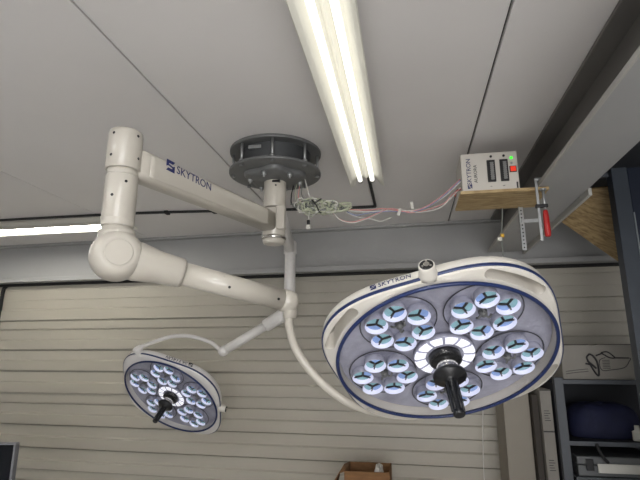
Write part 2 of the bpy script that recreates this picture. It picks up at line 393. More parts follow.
# ------------------------------------------------------------------ surgical lights
LR = .2966
def logo(mb, m, fn, s):
    """square mark made of two interlocking hooks"""
    for poly in ([(0, .35), (0, 1), (1, 1), (.78, .72), (.3, .72), (.3, .52)], [(1, .65), (1, 0), (0, 0), (.22, .28), (.7, .28), (.7, .48)], [(.12, .5), (.3, .62), (.88, .5), (.7, .38)]):
        vs = [mb.bm.verts.new(fn(Vector(((x - .5) * s, (y - .5) * s, .0004)))) for x, y in poly]
        mb.face(vs, m)
def head(root, X, ph, txt_a, tm, knob_a, prot=0.0, txt_size=.022, white='shell', flip=False):
    """lamp head, local z = the way the light shines"""
    R = LR
    def rr(a, g=0.0): return R * (1.112 + .070 * cos(4 * (a - ph))) + g
    N = 160
    A = [2 * pi * i / N for i in range(N)]
    def ring(fr, z, mode=0):
        if mode: return [Vector((fr * cos(a), fr * sin(a), z)) for a in A]
        return [Vector(((rr(a) + fr) * cos(a), (rr(a) + fr) * sin(a), z)) for a in A]
    b = MB(); sh = M[white]
    rings = [ring(R * .99, -.044, 1), ring(R * .995, -.008, 1), ring(R * 1.03, -.009, 1), ring(-.012, -.012), ring(-.004, -.0145), ring(0, -.020), ring(0.001, -.034), ring(-.001, -.050), ring(-.008, -.060), ring(-.035, -.069), ring(-.09, -.08), ring(-.16, -.088), ring(R * .3, -.093, 1)]
    b.grid(rings, sh, True, False, True)
    # close the front recess so that the shell is a solid
    b.bm.verts.ensure_lookup_table()
    b.face([b.bm.verts[i] for i in range(N)], sh)
    hs = b.build('housing', root, X)
    for p in hs.data.polygons: p.use_smooth = True
    c = MB()
    for k in range(4):
        a0 = ph + k * pi / 2
        r0, r1, da = R * 1.04, R * 1.135, radians(13)
        out = []
        rm, rw = (r0 + r1) / 2, (r1 - r0) / 2
        for i in range(13):
            a = a0 - da + 2 * da * i / 12; out.append((r1 * cos(a), r1 * sin(a)))
        for i in range(1, 8):
            t = pi * i / 8; ce = (rm * cos(a0 + da), rm * sin(a0 + da)); e = a0 + da
            out.append((ce[0] + rw * (cos(e) * cos(t) - sin(e) * sin(t)), ce[1] + rw * (sin(e) * cos(t) + cos(e) * sin(t))))
        for i in range(13):
            a = a0 + da - 2 * da * i / 12; out.append((r0 * cos(a), r0 * sin(a)))
        for i in range(1, 8):
            t = pi + pi * i / 8; ce = (rm * cos(a0 - da), rm * sin(a0 - da)); e = a0 - da
            out.append((ce[0] + rw * (cos(e) * cos(t) - sin(e) * sin(t)), ce[1] + rw * (sin(e) * cos(t) + cos(e) * sin(t))))
        c.prism(out, .3, sh, Matrix.Translation((0, 0, -.2)))
    cut = c.build('cutter')
    if X is not None: cut.matrix_world = root.matrix_world @ X
    bpy.context.view_layer.update()
    md = hs.modifiers.new('slots', 'BOOLEAN'); md.object = cut; md.operation = 'DIFFERENCE'; md.solver = 'EXACT'
    bpy.context.view_layer.update()
    dg = bpy.context.evaluated_depsgraph_get()
    me = bpy.data.meshes.new_from_object(hs.evaluated_get(dg)); hs.modifiers.clear(); hs.data = me
    bpy.data.objects.remove(cut)
    try: me.set_sharp_from_angle(angle=radians(35))
    except Exception: pass
    # blue band round the side, blue ring round the lens
    b = MB(); b.grid([ring(-.002, -.0185), ring(.0022, -.0193), ring(.0026, -.0235), ring(.0022, -.0272), ring(-.002, -.028), ring(-.002, -.0185)], M['blue'])
    b.build('side_band', root, X)
    b = MB()
    b.tube([(R * cos(2 * pi * i / 96), R * sin(2 * pi * i / 96), -.002) for i in range(97)], .0052, M['blue'], 8, cap=False, smooth_path=False)
    b.build('lens_ring', root, X)
    # glass cover, shallow dome
    b = MB(); b.grid([[Vector((f * R * cos(a), f * R * sin(a), .006 * (1 - f * f))) for a in A] for f in (.995, .8, .6, .4, .2, .13)], M['glass'])
    b.build('lens_cover', root, X)
    # interior tray with five pods
    b = MB(); b.grid([ring(R * f, -.036 + (0.003 * sin(f * 9)), 1) for f in (.985, .9, .8, .7, .6, .5, .4, .3)], M['interior'], True, False, True); b.build('tray', root, X)
    for k in range(5):
        a = ph + radians(3) + k * 2 * pi / 5 if not prot else prot + k * 2 * pi / 5
        cx, cy = .615 * R * cos(a), .615 * R * sin(a); pr = .335 * R
        b = MB()
        n = 48
        def pod(rad, z):
            o = []
            for i in range(n):
                t = 2 * pi * i / n
                w = rad * (1 + .05 * cos(t - a) - .05 * cos(2 * (t - a)))
                o.append(Vector((cx + w * cos(t), cy + w * sin(t), z)))
            return o
        b.grid([pod(pr, -.030), pod(pr * .96, -.0345), pod(pr * .5, -.0365)], M['podbase'], True, False, True)
        b.tube(pod(pr, -.029) + [pod(pr, -.029)[0]], .0016, M['outline'], 6, cap=False, smooth_path=False)
        pd = b.build('led_pod', root, X)
        # dark clip in the middle
        b = MB()
        for q in range(3):
            t = a + q * 2.1 + .3
            b.tube([(cx + .006 * cos(t), cy + .006 * sin(t), -.02), (cx + .016 * cos(t + .2), cy + .016 * sin(t + .2), -.014), (cx + .022 * cos(t + .5), cy + .022 * sin(t + .5), -.022)], .0032, M['mount'], 6, 4)
        b.lathe((cx, cy, -.03), (cx, cy, -.012), [(0, .012), (.7, .010), (1, .005)], M['mount'], 12)
        b.build('centre_clip', pd)
        for q in range(6):
            t = a + pi / 6 + q * pi / 3
            ox, oy = cx + .215 * R * cos(t), cy + .215 * R * sin(t)
            b = MB(); r1 = .0305; r0 = .0265
            nn = 24
            cir = lambda r, z: [Vector((ox + r * cos(2 * pi * i / nn), oy + r * sin(2 * pi * i / nn), z)) for i in range(nn)]
            b.grid([cir(r0 * .9, -.0265), cir(r0, -.025), cir(r1 * .98, -.010), cir(r1, -.0095)], M['cup'])
            b.grid([cir(r1, -.0095), cir(r1 * 1.03, -.0105), cir(r1 * .95, -.032)], M['podbase'])
            # three petals and the dark Y between them
            for s3 in range(3):
                s0 = t + .5 + s3 * 2 * pi / 3
                ce = b.bm.verts.new((ox + .004 * cos(s0 + pi / 3), oy + .004 * sin(s0 + pi / 3), -.0185))
                arc = [b.bm.verts.new((ox + r0 * .97 * cos(s0 + .13 + (2 * pi / 3 - .26) * i / 8), oy + r0 * .97 * sin(s0 + .13 + (2 * pi / 3 - .26) * i / 8), -.023 if i in (0, 8) else -.0205)) for i in range(9)]
                for i in range(8): b.face((ce, arc[i], arc[i + 1]), M['petal2'] if (q + s3) % 3 == 0 else M['petal'], True)
            b.lathe((ox, oy, -.0255), (ox, oy, -.0245), [(0, r0 * .98), (1, r0 * .98)], M['black'], 20)
            for s3 in range(3):
                s0 = t + .5 + s3 * 2 * pi / 3
                b.tube([(ox, oy, -.0165), (ox + r0 * .5 * cos(s0), oy + r0 * .5 * sin(s0), -.0175), (ox + r0 * cos(s0), oy + r0 * sin(s0), -.0195)], .0022, M['black'], 5, 3)
            b.build('led_optic', pd)
    # centre light ring
    ni = 12
    b = MB()
    for i in range(ni):
        a0 = 2 * pi * i / ni + .05; a1 = 2 * pi * (i + 1) / ni - .05
        rows = []
        for f, z in ((.155, -.016), (.2, -.012), (.265, -.010), (.28, -.013)):
            rows.append([Vector((f * R * cos(a0 + (a1 - a0) * j / 4), f * R * sin(a0 + (a1 - a0) * j / 4), z)) for j in range(5)])
        b.grid(rows, M['glow'], False)
    b.build('centre_light', root, X, recalc=False)
    b = MB(); b.lathe((0, 0, -.03), (0, 0, -.014), [(0, .285 * R), (.8, .287 * R), (1, .28 * R)], M['podbase'], 48); b.build('centre_ring', root, X)
    b = MB(); b.lathe((0, 0, -.02), (0, 0, .045), [(0, .15 * R), (.35, .15 * R), (.4, .13 * R), (.42, .085 * R), (1, .08 * R)], M['black'], 40)
    b.build('handle_socket', root, X)
    b = MB(); b.lathe((0, 0, .012), (0, 0, .040), [(0, .094 * R), (.1, .098 * R), (.9, .098 * R), (1, .09 * R)], M['chrome'], 40)
    b.build('collar', root, X)
    b = MB(); b.lathe((0, 0, .040), (0, 0, .165), [(0, .1 * R), (.02, .145 * R), (.06, .15 * R), (.13, .148 * R), (.17, .06 * R), (.22, .052 * R), (.6, .052 * R), (.92, .047 * R), (.96, .052 * R), (1, .044 * R)], M['black'], 40)
    for q in range(6):
        t = q * pi / 3
        b.tube([(.053 * R * cos(t), .053 * R * sin(t), .075), (.05 * R * cos(t), .05 * R * sin(t), .152)], .0025, M['black'], 5, cap=True, smooth_path=False)
    b.build('handle', root, X)
    # knob on the rim
    ka = knob_a; kr = rr(ka); kd = Vector((cos(ka), sin(ka), 0)); kp = kd * (kr - .006) + Vector((0, 0, -.030))
    b = MB(); b.lathe(kp, kp + kd * .040, [(0, .0245), (.3, .0225), (.4, .0205), (.9, .020), (1, .018)], M['shell'], 28)
    k = b.build('rim_knob', root, X)
    b = MB(); b.lathe(kp + kd * .038, kp + kd * .0415, [(0, .0165), (.6, .0165), (1, .014)], M['black'], 24)
    b.lathe(kp + kd * .041, kp + kd * .043, [(0, .007), (1, .0075)], M['chrome'], 16)
    for q in range(3):
        t = q * 2.1 + .4; u = Vector((-sin(ka), cos(ka), 0)); v = Vector((0, 0, 1))
        b.cyl(kp + kd * .041 + (u * cos(t) + v * sin(t)) * .0108, kp + kd * .0428 + (u * cos(t) + v * sin(t)) * .0108, .003, M['chrome'], n=8)
    b.build('knob_end', k)
    # maker's word on the side band
    def onband(co):
        a = txt_a - co.x / (R * 1.12) * (-1 if flip else 1)
        r = rr(a, .002 + co.z) - max(0, (co.y - .004)) * .3
        return Vector((r * cos(a), r * sin(a), -.0415 - co.y * (-1 if flip else 1)))
    b = MB(); b.text('SKYTRON', txt_size, tm, onband)
    logo(b, M['navy'] if tm is M['navy'] else tm, lambda c: onband(c + Vector((-txt_size * 2.95, 0, 0))), txt_size * .85)
    b.build('lettering', root, X, recalc=False)
    return rr
def frame(c, n, e1, e2):
    return Matrix(((e1[0], e2[0], n[0], c[0]), (e1[1], e2[1], n[1], c[1]), (e1[2], e2[2], n[2], c[2]), (0, 0, 0, 1)))
def rrect(c, d, side, w, h, k=6, rad=.3):
    """ring of a rounded rectangle section across direction d"""
    up = Vector((0, 0, 1)); pts = []
    r = min(w, h) * rad
    for (sx, sy, a0) in ((1, 1, 0), (-1, 1, pi / 2), (-1, -1, pi), (1, -1, 3 * pi / 2)):
        for i in range(k):
            a = a0 + pi / 2 * i / (k - 1)
            pts.append(c + side * (sx * (w / 2 - r) + r * cos(a)) + up * (sy * (h / 2 - r) + r * sin(a)))
    return pts

# ---- near light
EX, EY = -.79, 1.19
V = Vector
light1 = empty('surgical_light', (HX, HY, 2.19), 'large white surgical light in the foreground with round face of lit LED clusters', 'surgical light', 'surgical lights on the ceiling mount')
O1 = off(light1)
d = V((HX - EX, HY - EY, 0)); Ld = d.length; d.normalize(); sd = V((d.y, -d.x, 0))
b = MB(); rings = []
for t, h, w in ((.02, .095, .072), (.1, .094, .07), (.5, .088, .066), (.95, .086, .066)):
    rings.append(rrect(V((EX, EY, 2.197)) + d * (Ld * t), d, sd, w, h))
b.grid(rings, M['white'], True, True, True); arm = b.build('extension_arm', light1, O1)
b = MB()                                             # raised cover strip along the arm's side
for s_ in (1, -1):
    b.grid([rrect(V((EX, EY, 2.197)) + d * (Ld * t) + sd * s_ * .029, d, sd, .0145, h, 4, .45) for t, h in ((.085, .070), (.11, .074), (.86, .066), (.885, .062))], M['white'], True, True, True)
b.build('arm_cover', arm)
def onarm(co): return V((EX, EY, 2.2175)) + d * (.222 + co.x) + sd * (.0368 + co.z) + V((0, 0, co.y - .055 * co.x))
b = MB(); b.text('SKYTRON', .037, M['navy'], lambda c: onarm(c + V((.032, 0, 0)))); logo(b, M['navy'], lambda c: onarm(c + V((-.078, .001, 0))), .036)
b.build('lettering', arm, recalc=False)['label'] = 'navy maker lettering'
# hub sleeve
b = MB(); b.lathe((HX, HY, 2.138), (HX, HY, 2.258), [(0, .047), (.02, .0485), (.98, .0485), (1, .047)], M['white'], 40)
b.build('hub_sleeve', light1, O1)
b = MB(); b.box((HX + .022, HY - .054, 2.158), (HX + .058, HY - .02, 2.262), M['white'], .005); b.build('hub_cover', light1, O1)
b = MB(); b.lathe((HX, HY, 2.124), (HX, HY, 2.138), [(0, .048), (.2, .051), (.8, .051), (1, .048)], M['chrome'], 40); b.build('chrome_ring', light1, O1)
b = MB(); b.lathe((HX, HY, 2.104), (HX, HY, 2.125), [(0, .036), (.15, .043), (.5, .047), (1, .048)], M['white'], 40); b.build('hub_cap', light1, O1)
# elbow post
b = MB(); b.lathe((EX, EY, 2.163), (EX, EY, 2.283), [(0, .0455), (.02, .0482), (.9, .0482), (.97, .046), (1, .041)], M['white'], 48); b.build('elbow_collar', light1, O1)
b = MB(); b.lathe((EX, EY, 2.138), (EX, EY, 2.168), [(0, .0415), (1, .0415)], M['white'], 48)
b.build('elbow_neck', light1, O1)
b = MB(); b.lathe((EX, EY, 1.995), (EX, EY, 2.146), [(0, .0425), (.03, .0445), (.13, .0445), (.14, .0435), (.15, .0445), (.97, .0445), (1, .0425)], M['white'], 48)
b.lathe((EX, EY, 1.95), (EX, EY, 2.0), [(0, .041), (1, .041)], M['white'], 48)
post = b.build('elbow_post', light1, O1)
cd = V((-EX, -EY, 0)).normalized(); cs = V((-cd.y, cd.x, 0))
for z, an in ((2.262, -.75), (2.262, .72), (2.196, -.8), (2.12, .25), (2.078, -.5), (2.196, .9)):
    q = cd * cos(an) + cs * sin(an); rad = .0480 if z > 2.16 else .0443
    b = MB(); b.cyl(V((EX, EY, z)) + q * (rad - .004), V((EX, EY, z)) + q * (rad + .0008), .0042, M['black'], n=12)
    b.build('screw_hole', light1, O1)
# knuckle and spring arm
KC = V((EX + .004, EY + .004, 1.915)); TE = V((-.372, 1.522, 1.815))
kd = (TE - KC); kl = kd.length; kd.normalize(); ax = V((kd.y, -kd.x, 0)).normalized()
if ax.y > 0: ax = -ax
b = MB()
b.lathe(KC - ax * .062, KC + ax * .062, [(0, .043), (.03, .052), (.1, .060), (.22, .067), (.4, .070), (.6, .070), (.78, .067), (.9, .060), (.97, .052), (1, .043)], M['white'], 56)
b.lathe(KC + V((0, 0, 0)), V((EX, EY, 1.985)), [(0, .05), (.86, .049), (1, .048)], M['white'], 48)
kn = b.build('knuckle', light1, O1)
b = MB(); b.lathe(KC + ax * .055, KC + ax * .0645, [(0, .036), (.8, .036), (.95, .035), (1, .033)], M['white'], 48); b.build('knuckle_cover', kn)
b = MB(); b.lathe(KC, KC + kd * (kl * .345), [(0, .052), (.3, .056), (.5, .050), (.6, .0465), (.94, .0435), (1, .041)], M['white'], 48); b.build('spring_sleeve', light1, O1)
b = MB(); b.lathe(KC + kd * (kl * .3), KC + kd * kl, [(0, .0345), (1, .0335)], M['white'], 40); sa = b.build('spring_arm', light1, O1)
pn = kd.cross(ax).normalized()
if pn.z < 0: pn = -pn
for t, u in ((.56, .6), (.6, -.3), (.9, -.2)):
    q = (ax * cos(u) + pn * sin(u)); c0 = KC + kd * (kl * t) + q * .0325
    b = MB(); b.cyl(c0, c0 + q * .003, .0042, M['white'] if u > 0 else M['black'], n=10); b.build('screw', sa)
b = MB(); b.lathe(TE - kd * .03, TE + kd * .022, [(0, .034), (.02, .036), (.6, .036), (.85, .032), (.96, .022), (1, .011)], M['white'], 40)
b.cyl(TE + V((0, 0, -.052)), TE + V((0, 0, 0)), .021, M['white'], .024, n=24)
b.build('end_joint', light1, O1)
# head
c1 = (0.0967, 1.4095, 1.6347); n1 = (.1188, -.584, -.803); e1 = (.9914, .0244, .1289); e2 = (-.0557, -.8114, .5819)
H1 = frame(c1, n1, e1, e2)
rr1 = head(light1, O1 @ H1, radians(56), radians(109.5), M['navy'], radians(94.5), radians(55), txt_size=.0195)
def rim(Hm, rr, a, dr, z):
    return Hm @ V(((rr(a) + dr) * cos(a), (rr(a) + dr) * sin(a), z))
aa = radians(-118)
pe = rim(H1, rr1, aa, -.03, -.052); pm = rim(H1, rr1, aa, .028, -.05)
b = MB(); b.tube([TE + V((-.002, 0, -.04)), (-.374, 1.53, 1.735), (-.357, 1.55, 1.668), (-.304, 1.565, 1.592), (-.238, 1.58, 1.532), (-.165, 1.605, 1.49), pm, pe], .0135, M['white'], 16, 8)
b.build('yoke', light1, O1)
b = MB(); b.lathe(pe + V((.0, .0, .0)) - V(n1) * .014, pe + V(n1) * .012, [(0, .018), (.3, .022), (1, .022)], M['shell'], 24)
b.build('yoke_pivot', light1, O1)

# ---- far light
light2 = empty('surgical_light', (HX, HY, 2.30), 'small-looking distant surgical light hanging in front of the ribbed wall at left', 'surgical light', 'surgical lights on the ceiling mount')
O2 = off(light2)
P2 = V((-.712, 2.9, 0)); d2 = (P2 - V((HX, HY, 0))); L2 = d2.length; d2.normalize(); sd2 = V((d2.y, -d2.x, 0))
b = MB(); b.grid([rrect(V((HX, HY, 2.302)) + d2 * (L2 * t), d2, sd2, .06, h) for t, h in ((.02, .074), (.5, .07), (1.0, .068))], M['white2'], True, True, True); b.build('extension_arm', light2, O2)
b = MB(); b.lathe(P2 + V((0, 0, 2.262)), P2 + V((0, 0, 2.345)), [(0, .034), (.05, .041), (.9, .041), (1, .036)], M['white2'], 32); b.build('elbow_collar', light2, O2)
b = MB(); b.lathe(P2 + V((0, 0, 1.94)), P2 + V((0, 0, 2.27)), [(0, .035), (.03, .036), (.7, .034), (.97, .034), (1, .033)], M['white2'], 32); b.build('elbow_post', light2, O2)
K2 = V((-.716, 2.905, 1.905)); E2 = V((-1.123, 2.874, 1.666)); k2 = (E2 - K2); kl2 = k2.length; k2.normalize()
ax2 = k2.cross(V((0, 0, 1))).normalized()
b = MB(); b.lathe(K2 - ax2 * .045, K2 + ax2 * .045, [(0, .02), (.05, .038), (.25, .05), (.75, .05), (.95, .038), (1, .02)], M['white2'], 32); b.build('knuckle', light2, O2)
b = MB(); b.lathe(K2, K2 + k2 * (kl2 * .36), [(0, .046), (.4, .041), (.95, .038), (1, .035)], M['white2'], 32); b.build('spring_sleeve', light2, O2)
b = MB(); b.lathe(K2 + k2 * (kl2 * .3), E2, [(0, .028), (1, .027)], M['white2'], 28); b.build('spring_arm', light2, O2)
b = MB(); b.lathe(E2 - k2 * .03, E2 + k2 * .02, [(0, .027), (.05, .030), (.7, .030), (.92, .022), (1, .01)], M['white2'], 28); b.build('end_joint', light2, O2)
c2 = (-1.3943, 2.7806, 1.4); n2 = (-.1588, -.6921, -.7041); f1 = (.9217, .1517, -.357); f2 = (.3539, -.7057, .6138)
H2 = frame(c2, n2, f1, f2)
rr2 = head(light2, O2 @ H2, radians(52), radians(90), M['print'], radians(12), radians(104), txt_size=.030, white='white2', flip=True)
a2 = radians(130)
q0 = rim(H2, rr2, a2, -.02, -.03); q1 = rim(H2, rr2, a2, .022, -.036)
b = MB(); b.tube([E2, (-1.185, 2.84, 1.722), (-1.285, 2.775, 1.756), (-1.374, 2.72, 1.754), (-1.452, 2.655, 1.722), q1 + V((.022, .012, .014)), q1], .0115, M['white2'], 14, 8)
b.build('yoke', light2, O2)
b = MB(); b.lathe(q0, q1 + (q1 - q0) * .25, [(0, .026), (.2, .022), (.5, .021), (.55, .026), (.95, .026), (1, .022)], M['white2'], 24); b.build('yoke_pivot', light2, O2)

# ------------------------------------------------------------------ supply box on its plank, clamp, strip
b = MB(); b.box((.228, 1.925, 2.277), (.562, 2.165, 2.290), M['osb'], .0015)
tag(b.build('plank'), 'pale wooden plank clamped under the beam, carrying the control box', 'plank')
box = empty('control_box', (.345, 2.0, 2.2905), 'cream control box with SKYTRON lettering, red switch and green light on the plank', 'control box')
OB = off(box)
bx0, bx1, by, bz0, bz1 = .238, .458, 1.935, 2.2905, 2.452
b = MB(); b.box((bx0, by, bz0), (bx1, by + .19, bz1), M['psu'], .003); b.build('case', box, OB)
def onbox(u, v, z=0.0): return V((bx0 + u * (bx1 - bx0), by - .0006 - z, bz0 + v * (bz1 - bz0)))
def vtext(u, v, size, s, m, parts):
    def fn(co): return onbox(u, v, co.z) + V((-co.y, 0, co.x))
    parts.text(s, size, m, fn)
b = MB(); vtext(.135, .52, .025, 'SKYTRON', M['navy'], b)
logo(b, M['navy'], lambda c: onbox(.135, .12, c.z) + V((-c.y, 0, c.x)), .018)
vtext(.25, .45, .019, 'AURORA', M['print'], b)
for u, t in ((.51, '1'), (.73, '2')): vtext(u, .10, .012, t, M['print'], b)
p = onbox(.965, .1); b.box(p + V((-.004, -.001, -.013)), p + V((.002, .001, .013)), M['print'])
b.build('lettering', box, OB, recalc=False)
for u in (.53, .755):
    b = MB(); p = onbox(u, .50)
    b.box(p + V((-.0155, -.006, -.046)), p + V((.0155, .004, .046)), M['slot'], .001)
    s = b.build('fuse_slot', box, OB)
    b = MB(); b.box(p + V((-.0035, -.0085, -.039)), p + V((.0085, -.004, .036)), M['slotgrey'], .001)
    for i in range(9):
        b.box(p + V((-.0045, -.0095, -.036 + i * .0085)), p + V((.0095, -.006, -.0325 + i * .0085)), M['slotgrey'])
    b.build('fuse_strip', s)
    b = MB(); p = onbox(u + .01, .885); b.cyl(p + V((0, .003, 0)), p + V((0, -.004, 0)), .0048, M['slot'], n=12); b.build('socket', box, OB)
p = onbox(.895, .82); b = MB(); b.lathe(p + V((0, .002, 0)), p + V((0, -.006, 0)), [(0, .0066), (.6, .006), (1, .003)], M['green'], 16); b.build('green_lamp', box, OB)['label'] = 'glowing green lamp'
p = onbox(.91, .52); b = MB(); b.box(p + V((-.0135, -.003, -.013)), p + V((.0135, .003, .013)), M['slot'], .001); b.box(p + V((-.0105, -.007, -.0105)), p + V((.0105, .001, .0105)), M['red'], .002); b.build('rocker_switch', box, OB)['label'] = 'red rocker switch'
p = onbox(.895, .68); b = MB(); b.cyl(p + V((0, .002, 0)), p + V((0, -.003, 0)), .0045, M['steel'], n=12); b.build('screw', box, OB)
# F clamp with red handle
cl = empty('bar_clamp', (.518, 1.9, 2.25), 'steel bar clamp with red handle hanging from the end of the plank', 'clamp')
OC = off(cl)
b = MB(); b.box((.507, 1.908, 2.07), (.517, 1.914, 2.322), M['steel'], .001); b.build('bar', cl, OC)
b = MB(); b.box((.506, 1.904, 2.3095), (.572, 1.918, 2.322), M['steel'], .003); b.cyl((.56, 1.911, 2.3065), (.56, 1.911, 2.311), .006, M['steel'], n=12); b.build('fixed_jaw', cl, OC)
b = MB(); b.box((.501, 1.902, 2.20), (.546, 1.920, 2.214), M['black'], .003); b.cyl((.535, 1.911, 2.185), (.535, 1.911, 2.277), .0055, M['steel'], n=12); b.cyl((.535, 1.911, 2.270), (.535, 1.911, 2.2765), .012, M['steel'], n=16); b.build('sliding_jaw', cl, OC)
b = MB(); b.lathe((.535, 1.911, 2.085), (.535, 1.911, 2.19), [(0, .007), (.04, .011), (.2, .012), (.8, .0105), (.95, .009), (1, .007)], M['redhandle'], 16); b.build('handle', cl, OC)
# perforated strip hung under the plank
b = MB(); Z0, Z1 = 2.085, 2.277
b.box((.492, 2.140, Z0), (.496, 2.156, Z1), M['steel']); b.box((.492, 2.152, Z0), (.512, 2.156, Z1), M['steel'], .0005)
for i in range(11):
    z = Z0 + .012 + i * .0165
    b.cyl((.503, 2.1515, z), (.503, 2.1525, z), .0035, M['slot'], n=8)
b.box((.50, 2.146, 2.205), (.575, 2.15, 2.221), M['steel'], .001)
tag(b.build('slotted_strip'), 'slotted steel strip with short crossbar hanging behind the red-handled clamp', 'metal strip')
# thin flex with connectors
hc = MB(); hc.tube([(.428, 2.16, 2.277), (.425, 2.166, 2.23), (.418, 2.17, 2.17), (.417, 2.172, 2.10), (.418, 2.175, 2.06)], .0028, M['wgrey'], 8)
hc = tag(hc.build('hanging_flex'), 'thin grey flex dangling below the plank with a yellow connector', 'cable')
b = MB(); b.box((.412, 2.160, 2.148), (.427, 2.174, 2.164), M['yellow'], .002); b.build('yellow_connector', hc)['label'] = 'yellow connector'
b = MB(); b.box((.398, 2.160, 2.132), (.417, 2.174, 2.150), M['paper'], .002); b.build('white_connector', hc)['label'] = 'white connector'
b = MB(); b.lathe((.418, 2.175, 2.045), (.418, 2.175, 2.068), [(0, .008), (.6, .008), (1, .004)], M['steel'], 12); b.build('plug', hc)

# ------------------------------------------------------------------ tangled wires
wb = empty('wire_bundle', (-.40, 1.92, 2.27), 'tangled bundle of thin wires strung from ceiling mount to control box', 'wires')
OW = off(wb)
def wire(pts, m, r=.0019, name='wire', lab=None):
    b = MB(); b.tube(pts, r, m, 6, 7); o = b.build(name, wb, OW)
    if lab: o['label'] = lab
    return o
C0 = V((-.345, 1.925, 2.257))
for k, (m, cnt) in enumerate((('wgreen', 20), ('wwhite', 10), ('wgrey', 9))):
    b = MB()
    for q in range(cnt):
        ca = random.uniform(-.085, .105); pts = []
        rx, rz = random.uniform(.015, .055), random.uniform(.012, .034)
        th = random.uniform(-.5, .5); ph0 = random.uniform(0, 6)
        for i in range(12):
            t = ph0 + 2 * pi * 1.6 * i / 11
            x, z = rx * cos(t) + random.uniform(-.012, .012), rz * sin(t) + random.uniform(-.006, .006)
            fall = 1 - .45 * max(0, ca) / .1
            pts.append(C0 + V((ca + x * cos(th), random.uniform(-.03, .03) * fall, (z + x * sin(th) * .35) * fall - ca * .12)))
        b.tube(pts, .0026, M[m], 5, 5)
    b.build('wire_coils', wb, OW)['label'] = ['pale green coiled wire', 'white coiled wire', 'grey coiled wire'][k]
b = MB(); b.tube([C0 + V((-.03, -.036, .02)), C0 + V((-.012, -.04, -.002)), C0 + V((.0, -.02, -.028)), C0 + V((.006, .03, -.02)), C0 + V((-.012, .03, .028)), C0 + V((.01, -.036, .022)), C0 + V((-.02, -.04, .0))], .0028, M['black'], 6); b.build('cable_tie', wb, OW)
S0 = V((-.448, 1.86, PZ))
wire([(-.425, 1.985, 2.407), (-.41, 1.955, 2.36), (-.39, 1.925, 2.30), C0 + V((-.02, 0, 0))], M['wwhite'], .003)
wire([(-.462, 1.99, 2.388), (-.462, 1.96, 2.34), (-.45, 1.94, 2.29), (-.41, 1.92, 2.265), C0 + V((-.05, 0, 0))], M['wgreen'])
wire([(-.445, 1.99, 2.395), (-.447, 1.965, 2.35), (-.44, 1.94, 2.30), C0 + V((-.06, 0, .01))], M['wpink'])
wire([(-.437, 1.985, 2.4), (-.434, 1.96, 2.35), (-.425, 1.935, 2.31), C0 + V((-.05, 0, .015))], M['wgrey'])
wire([(-.48, 2.0, 2.385), (-.482, 1.97, 2.33), (-.475, 1.945, 2.285), (-.455, 1.93, 2.27), C0 + V((-.07, 0, -.005))], M['cable'], .003)
E0 = V((.237, 2.0, 2.335))
def W3(y, z): return V((.237, y, z))
sp = [(-.245, 1.95, 2.243), (-.16, 1.97, 2.237), (-.075, 1.99, 2.243), (.0, 2.0, 2.24), (.08, 2.01, 2.252), (.16, 2.01, 2.29)]
wire(sp + [W3(1.965, 2.345)], M['wwhite'], .0024)
wire([(-.245, 1.95, 2.247), (-.15, 1.97, 2.244), (-.08, 1.98, 2.25), (.02, 2.0, 2.237), (.10, 2.01, 2.262), (.18, 2.0, 2.315), W3(1.975, 2.36)], M['wpink'], .0024, lab='pink wire')
wire([(-.30, 1.93, 2.24), (-.27, 1.94, 2.205), (-.22, 1.95, 2.190), (-.16, 1.96, 2.205), (-.10, 1.98, 2.235), (-.05, 1.99, 2.252), (.03, 2.0, 2.232), (.11, 2.0, 2.245), (.17, 2.0, 2.268), (.20, 2.0, 2.30), W3(1.975, 2.318)], M['wpink'], .002, lab='pink wire')
wire([(-.295, 1.93, 2.235), (-.265, 1.94, 2.20), (-.215, 1.95, 2.186), (-.17, 1.96, 2.198), (-.11, 1.98, 2.228), (-.06, 1.99, 2.25), (.0, 2.0, 2.245), (.06, 2.0, 2.232), (.14, 2.0, 2.243), (.19, 2.0, 2.28), W3(1.98, 2.325)], M['wwhite'], .002)
wire([(-.24, 1.95, 2.24), (-.20, 1.96, 2.222), (-.14, 1.97, 2.232), (-.06, 1.99, 2.240), (.02, 2.0, 2.236), (.09, 2.01, 2.252), (.17, 2.0, 2.30), W3(1.965, 2.352)], M['wblue'], .002)
wire([(-.24, 1.95, 2.232), (-.19, 1.96, 2.212), (-.14, 1.97, 2.205), (-.10, 1.98, 2.195), (-.07, 1.98, 2.203), (-.055, 1.99, 2.212)], M['wwhite'], .0018)
wire([(.213, 2.02, 2.30), (.222, 2.01, 2.318), W3(1.99, 2.322)], M['wred'], .0045, lab='red sleeved wire')
wire([C0 + V((-.045, -.01, -.02)), (-.392, 1.915, 2.215), (-.394, 1.916, 2.195)], M['wwhite'], .002)
b = MB(); b.cyl((-.394, 1.916, 2.176), (-.394, 1.916, 2.197), .0065, M['black'], n=10); b.box((-.403, 1.908, 2.158), (-.385, 1.924, 2.177), M['paper'], .002); b.build('dangling_plug', wb, OW)
for p, rot in (((-.018, 1.993, 2.236), .4), ((.035, 1.99, 2.262), -.1)):
    b = MB(); b.box((-.006, -.006, -.018), (.006, .006, .014), M['paper'], .001, Matrix.Translation(p) @ Matrix.Rotation(rot, 4, 'Y')); b.build('cable_tag', wb, OW)

